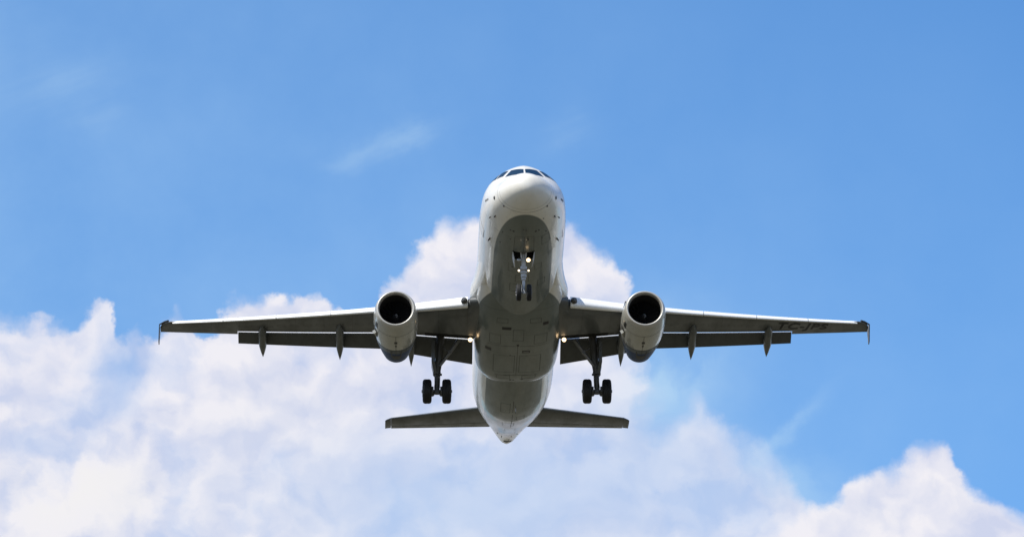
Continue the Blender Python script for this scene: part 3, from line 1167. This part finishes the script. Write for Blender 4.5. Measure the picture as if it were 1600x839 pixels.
    patch('cowl_seam', 0.97, 4.3, -0.5, 0.6, M['seam'], n=20)
    patch('cowl_latch', 1.55, 1.80, -4, 4, M['black'])
    patch('cowl_latch', 1.95, 2.2, -2, 2, M['black'])
    patch('cowl_latch', 2.9, 3.9, -16, -13, M['seam'])
    patch('cowl_latch', 2.9, 3.9, 13, 16, M['seam'])
    patch('drain_panel', 3.6, 4.25, -13, 13, M['black'])
    # scoop and its raised flap on the -X flank of both engines
    patch('vent_scoop', 0.55, 1.05, -66, -56, M['black'], off=0.008)
    patch('vent_scoop', 1.35, 2.1, -80, -62, M['seam'], off=0.008, skew=6)
    bm = bmesh.new()
    w0, w1 = RAD(-66), RAD(-58)
    p = lambda d, w, r: o + ax * d + Vector((math.sin(w), 0, -math.cos(w))) * r
    vs = [bm.verts.new(q) for q in (p(1.5, w1, 1.07), p(1.5, w0, 1.07), p(2.1, w0, 1.06), p(2.1, w1, 1.06), p(1.5, w1, 1.20), p(1.5, w0, 1.20))]
    for f in ((0, 1, 2, 3), (4, 5, 2, 3), (0, 4, 3), (1, 5, 2)):
        bm.faces.new([vs[i] for i in f])
    bm.faces.new([vs[i] for i in (0, 1, 5, 4)])
    link('vent_flap', bm, M['nacelle'], eng, smooth=20)
    # pylon
    bm = bmesh.new()
    rings = []
    zl = w_z(EX)
    for y, zb, zt, hw in ((EY + 1.6, EZ + 1.0, EZ + 1.16, 0.05), (EY + 2.3, EZ + 0.9, zl + 0.12, 0.17), (EY + 3.2, EZ + 0.7, zl + 0.1, 0.22), (EY + 4.6, EZ + 0.4, zl - 0.1, 0.22), (EY + 6.0, zl - 0.62, zl - 0.2, 0.16), (EY + 7.0, zl - 0.5, zl - 0.3, 0.04)):
        rings.append([Vector((s * EX + hw * c, y, (zb + zt) / 2 + (zt - zb) / 2 * d)) for c, d in ((-1, -.8), (-.6, -1), (.6, -1), (1, -.8), (1, .8), (.6, 1), (-.6, 1), (-1, .8))])
    loft(bm, rings)
    link('pylon', bm, M['white'], eng, smooth=40)
    return eng


make_engine(-1)
make_engine(1)

# ---- tail


def tail_ring(x, yl, yt, z, tc=0.10, vertical=False, inc=0.0):
    r = airfoil_ring(yt - yl, (yl, 0.0), inc, tc, 0.0, 16, 0.0)
    if vertical:
        return [Vector((p.z, p.y, z)) for p in r]
    return [Vector((x, p.y, z + p.z)) for p in r]


def tail_part(x, a, b, yl, yt, z, tc, inc, extra=0.0):
    """ring of the tailplane section between chord fractions a and b; extra deflects it about its front"""
    c = yt - yl
    pts = []
    for k in range(15):
        f = b + (a - b) * (k / 14) ** 0.7 if a == 0.0 else b + (a - b) * k / 14
        pts.append((f, naca(f, tc, 0.0)[0]))
    for k in range(1, 15):
        f = a + (b - a) * (k / 14) ** 1.4 if a == 0.0 else a + (b - a) * k / 14
        pts.append((f, naca(f, tc, 0.0)[1] - (0.0008 if f >= 0.999 else 0.0)))
    out = []
    for f, h in pts:
        f2, h2 = a + (f - a) * math.cos(extra) + h * math.sin(extra), h * math.cos(extra) - (f - a) * math.sin(extra)
        out.append(Vector((x, yl + c * (f2 * math.cos(inc) + h2 * math.sin(inc)), z + c * (-f2 * math.sin(inc) + h2 * math.cos(inc)))))
    return out


def tail_span(x):
    yl = 31.35 + x * math.tan(RAD(31.5))
    yt = 35.55 + x * math.tan(RAD(13.0))
    tc = 0.10
    if x > 6.0:
        k = (x - 5.9) / 0.3
        yl += 0.25 * k * k
        tc = 0.10 * (1 - 0.45 * k)
    return yl, yt, 0.74 + x * math.tan(RAD(6.0)), tc


for s in (-1, 1):
    bm = bmesh.new()
    xs = (0.3, 1.2, 2.4, 3.6, 4.8, 5.9)
    loft(bm, [tail_part(x, 0.0, 0.70, *tail_span(x), RAD(-6.0)) for x in xs])
    loft(bm, [tail_part(x, 0.0, 1.0, *tail_span(x), RAD(-6.0)) for x in (5.905, 6.12, 6.2)])
    mirror(bm, s)
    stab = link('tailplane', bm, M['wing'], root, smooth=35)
    bm = bmesh.new()
    loft(bm, [tail_part(x, 0.708, 1.0, *tail_span(x), RAD(-6.0), RAD(2.5)) for x in (0.9, 2.4, 4.0, 5.89)])
    mirror(bm, s)
    link('elevator', bm, M['canoe'], stab, smooth=35)
bm = bmesh.new()
rings = []
for z in (1.3, 2.2, 3.5, 5.0, 6.5, 7.7, 7.95):
    yl = 29.0 + (z - 1.7) * math.tan(RAD(40))
    yt = 35.6 + (z - 1.7) * math.tan(RAD(20))
    rings.append(tail_ring(0, yl, yt, z, 0.10, True))
loft(bm, rings)
fin = link('tail_fin', bm, M['white'], root, smooth=35)

# ---- landing gear


def wheel(parent, c, r, w, hub_r):
    bm = bmesh.new()
    prof = [(-w * .5, hub_r), (-w * .5, r * .72), (-w * .47, r * .86), (-w * .38, r * .955), (-w * .25, r * .99), (-w * .19, r), (-w * .18, r * .985), (-w * .155, r * .985), (-w * .145, r),
            (-w * .05, r), (-w * .04, r * .985), (w * .04, r * .985), (w * .05, r),
            (w * .145, r), (w * .155, r * .985), (w * .18, r * .985), (w * .19, r), (w * .25, r * .99), (w * .38, r * .955), (w * .47, r * .86), (w * .5, r * .72), (w * .5, hub_r)]
    lathe(bm, prof, c, (1, 0, 0), 56)
    link('tyre', bm, M['rubber'], parent, smooth=50)
    bm = bmesh.new()
    lathe(bm, [(-w * .5, hub_r), (-w * .53, hub_r * .92), (-w * .30, hub_r * .8), (-w * .34, hub_r * .3), (-w * .6, hub_r * .26), (-w * .62, .001)], c, (1, 0, 0), 32)
    lathe(bm, [(w * .5, hub_r), (w * .53, hub_r * .92), (w * .30, hub_r * .8), (w * .34, hub_r * .3), (w * .6, hub_r * .26), (w * .62, .001)], c, (1, 0, 0), 32)
    link('wheel_hub', bm, M['hub'], parent)


# nose gear
NY, NZ = 5.07, -3.86
bm = bmesh.new()
tube(bm, [(0, 5.0, -1.3), (0, 5.03, -2.70), (0, 5.04, -2.95)], [0.095, 0.10, 0.09], 20)
tube(bm, [(0, 5.035, -2.62), (0, 5.035, -2.74)], [0.15, 0.15], 20)
tube(bm, [(0, 5.04, -2.98), (0, 5.045, -3.14)], [0.125, 0.125], 20)
tube(bm, [(0, 5.045, -3.16), (0, 5.047, -3.26)], [0.10, 0.10], 20)
# cross tube carrying the lamps, steering cylinder
tube(bm, [(-0.27, 4.98, -2.80), (0.27, 4.98, -2.80)], [0.035, 0.035], 10)
box(bm, (0, 4.92, -2.72), (0.20, 0.14, 0.18), bevel=0.02)
tube(bm, [(-0.16, 4.93, -2.93), (0.16, 4.93, -2.93)], [0.05, 0.05], 10)
# drag struts to the front of the bay
tube(bm, [(-0.05, 5.0, -2.55), (-0.16, 4.75, -1.75)], 0.035, 10)
tube(bm, [(0.05, 5.0, -2.55), (0.16, 4.75, -1.75)], 0.035, 10)
# torque links
for dz in (0, 1):
    a_ = Vector((0, 5.16, -3.05)) if dz == 0 else Vector((0, 5.14, -3.72))
    for sx in (-1, 1):
        tube(bm, [a_ + Vector((sx * 0.06, 0, 0)), Vector((sx * 0.025, 5.42, -3.38))], [0.03, 0.02], 8)
# axle
tube(bm, [(-0.30, NY, NZ), (0.30, NY, NZ)], 0.05, 12)
box(bm, (0, NY, NZ + 0.02), (0.14, 0.16, 0.22), bevel=0.03)
nose_gear = link('nose_gear', bm, M['gear_white'], root, smooth=40)
bm = bmesh.new()
tube(bm, [(0, 5.05, -3.2), (0, 5.06, -3.8)], [0.062, 0.062], 20)
link('oleo_piston', bm, M['gear_white'], nose_gear)
for s in (-1, 1):
    wheel(nose_gear, (s * 0.235, NY, NZ), 0.385, 0.225, 0.19)
# bay walls above the opening
bm = bmesh.new()
for c, sz in (((-0.49, 5.12, -1.62), (0.02, 0.86, 0.75)), ((0.49, 5.12, -1.62), (0.02, 0.86, 0.75)), ((0, 4.69, -1.62), (0.98, 0.02, 0.75)), ((0, 5.55, -1.62), (0.98, 0.02, 0.75)), ((0, 5.12, -1.25), (0.98, 0.86, 0.02))):
    box(bm, c, sz)
link('gear_bay', bm, M['dark'], nose_gear, smooth=None)
# closed forward doors: seams on the hull
for a0, a1, p0, p1 in ((3.15, 4.72, -13.9, -13.4), (3.15, 4.72, 13.4, 13.9), (3.15, 4.72, -0.25, 0.25), (3.15, 3.17, -13.9, 13.9)):
    hull_patch('gear_door_seam', [(a0, RAD(p0)), (a1, RAD(p0)), (a1, RAD(p1)), (a0, RAD(p1))], M['black'], fuselage, off=0.004, n=12)
# open aft doors hanging either side of the leg
for s in (-1, 1):
    bm = bmesh.new()
    pts = [(0.47, 4.74, -2.00), (0.47, 5.50, -2.02), (0.36, 5.46, -2.48), (0.40, 4.80, -2.40)]
    va = [bm.verts.new((s * x, y, z)) for x, y, z in pts]
    vb = [bm.verts.new((s * (x + 0.035), y, z)) for x, y, z in pts]
    bm.faces.new(va)
    bm.faces.new(vb[::-1])
    for i in range(4):
        bm.faces.new((va[i], vb[i], vb[(i + 1) % 4], va[(i + 1) % 4]))
    link('gear_door', bm, M['gear_white'], nose_gear, smooth=20)


def lamp(parent, c, r, material, name='taxi_lamp'):
    c = Vector(c)
    bm = bmesh.new()
    lathe(bm, [(0.12, 0.02), (0.10, r * 0.8), (0.0, r * 1.12), (-0.02, r * 1.12)], c, (0, 1, 0.2), 24)
    link('lamp_housing', bm, M['gear'], parent)
    bm = bmesh.new()
    lathe(bm, [(-0.021, r * 1.05), (-0.04, r * 0.6), (-0.045, 0.001)], c, (0, 1, 0.2), 24)
    link(name, bm, material, parent)


lamp(nose_gear, (0.215, 4.86, -2.36), 0.085, M['lamp'])
lamp(nose_gear, (-0.215, 4.86, -2.36), 0.08, M['lamp_off'])
lamp(nose_gear, (0.22, 4.90, -2.86), 0.042, M['lamp_small'], 'turnoff_lamp')
lamp(nose_gear, (-0.22, 4.90, -2.86), 0.046, M['lamp_small'], 'turnoff_lamp')

# main gear


def make_main(s):
    X, Y, Z = s * 3.795, 17.71, -3.80
    zt = w_z(3.8) - 0.3
    bm = bmesh.new()
    tube(bm, [(X - s * 0.18, 17.45, zt + 0.35), (X - s * 0.10, 17.55, -2.3), (X, 17.62, -2.9), (X, 17.63, -2.95)], [0.20, 0.17, 0.165, 0.14], 20)
    tube(bm, [(X, 17.62, -2.86), (X, 17.63, -3.0)], [0.19, 0.19], 20)
    tube(bm, [(X, 17.64, -2.95), (X, Y, Z)], [0.115, 0.115], 18)
    tube(bm, [(X - 0.42, Y, Z), (X + 0.42, Y, Z)], 0.085, 14)
    box(bm, (X, Y, Z), (0.26, 0.26, 0.28), bevel=0.05)
    for d in (-1, 1):
        tube(bm, [(X + d * 0.16, Y, Z), (X + d * 0.26, Y, Z)], [0.24, 0.24], 20)     # brake packs
        for k in range(5):
            w = RAD(200 + 35 * k)
            tube(bm, [(X + d * 0.12, Y + 0.17 * math.cos(w), Z + 0.17 * math.sin(w)), (X + d * 0.27, Y + 0.17 * math.cos(w), Z + 0.17 * math.sin(w))], 0.035, 8)
    # torque links behind
    for z0, z1 in ((-2.95, -3.32), (-3.70, -3.32)):
        for d in (-1, 1):
            tube(bm, [(X + d * 0.09, 17.82, z0), (X + d * 0.03, 18.12, z1)], [0.04, 0.03], 8)
    # hydraulic lines and clamps
    tube(bm, [(X - s * 0.17, 17.38, zt), (X - s * 0.20, 17.42, -2.4), (X - s * 0.14, 17.5, -3.1), (X - s * 0.12, 17.55, -3.7)], 0.022, 6)
    tube(bm, [(X + s * 0.02, 17.30, zt), (X + s * 0.04, 17.36, -2.4), (X + s * 0.06, 17.5, -3.1), (X + s * 0.12, 17.55, -3.7)], 0.018, 6)
    for zz in (-2.2, -2.55, -3.05):
        box(bm, (X - s * 0.17, 17.45, zz), (0.14, 0.1, 0.09), bevel=0.01)
    gear = link('main_gear', bm, M['gear'], root, smooth=40)
    # folding side brace towards the hull
    bm = bmesh.new()
    a_, b_, c_ = Vector((X - s * 0.13, 17.45, -2.62)), Vector((X - s * 0.62, 17.35, -1.96)), Vector((X - s * 1.06, 17.25, -1.35))
    tube(bm, [a_, b_], [0.07, 0.09], 12)
    tube(bm, [b_, c_], [0.09, 0.10], 12)
    tube(bm, [b_ + Vector((0, -0.09, 0)), b_ + Vector((0, 0.09, 0))], 0.09, 12)
    tube(bm, [b_, Vector((X - s * 0.30, 17.45, -1.70)), Vector((X - s * 0.1, 17.45, -1.55))], 0.035, 8)
    link('side_brace', bm, M['hub'], gear)  # paler than the leg: the light the brace catches is in its colour
    # leg door on the outboard side
    bm = bmesh.new()
    xo = X + s * 0.10
    pts = [(0.0, 17.05, -1.45), (0.0, 17.95, -1.45), (0.0, 17.95, -2.5), (-0.10, 17.85, -3.0), (-0.10, 17.4, -3.0), (0.0, 17.15, -2.5)]
    va = [bm.verts.new((xo + s * x, y, z)) for x, y, z in pts]
    vb = [bm.verts.new((xo + s * (x + 0.15), y, z)) for x, y, z in pts]
    bm.faces.new(va)
    bm.faces.new(vb[::-1])
    for i in range(6):
        j = (i + 1) % 6
        bm.faces.new((va[i], vb[i], vb[j], va[j]))
    for zz in (-1.75, -2.4):
        tube(bm, [(xo, 17.5, zz), (X, 17.5, zz)], 0.03, 8)
    link('gear_door', bm, M['wing'], gear, smooth=20)
    for d in (-1, 1):
        wheel(gear, (X + d * 0.4635, Y, Z), 0.585, 0.43, 0.27)
    return gear


make_main(-1)
make_main(1)
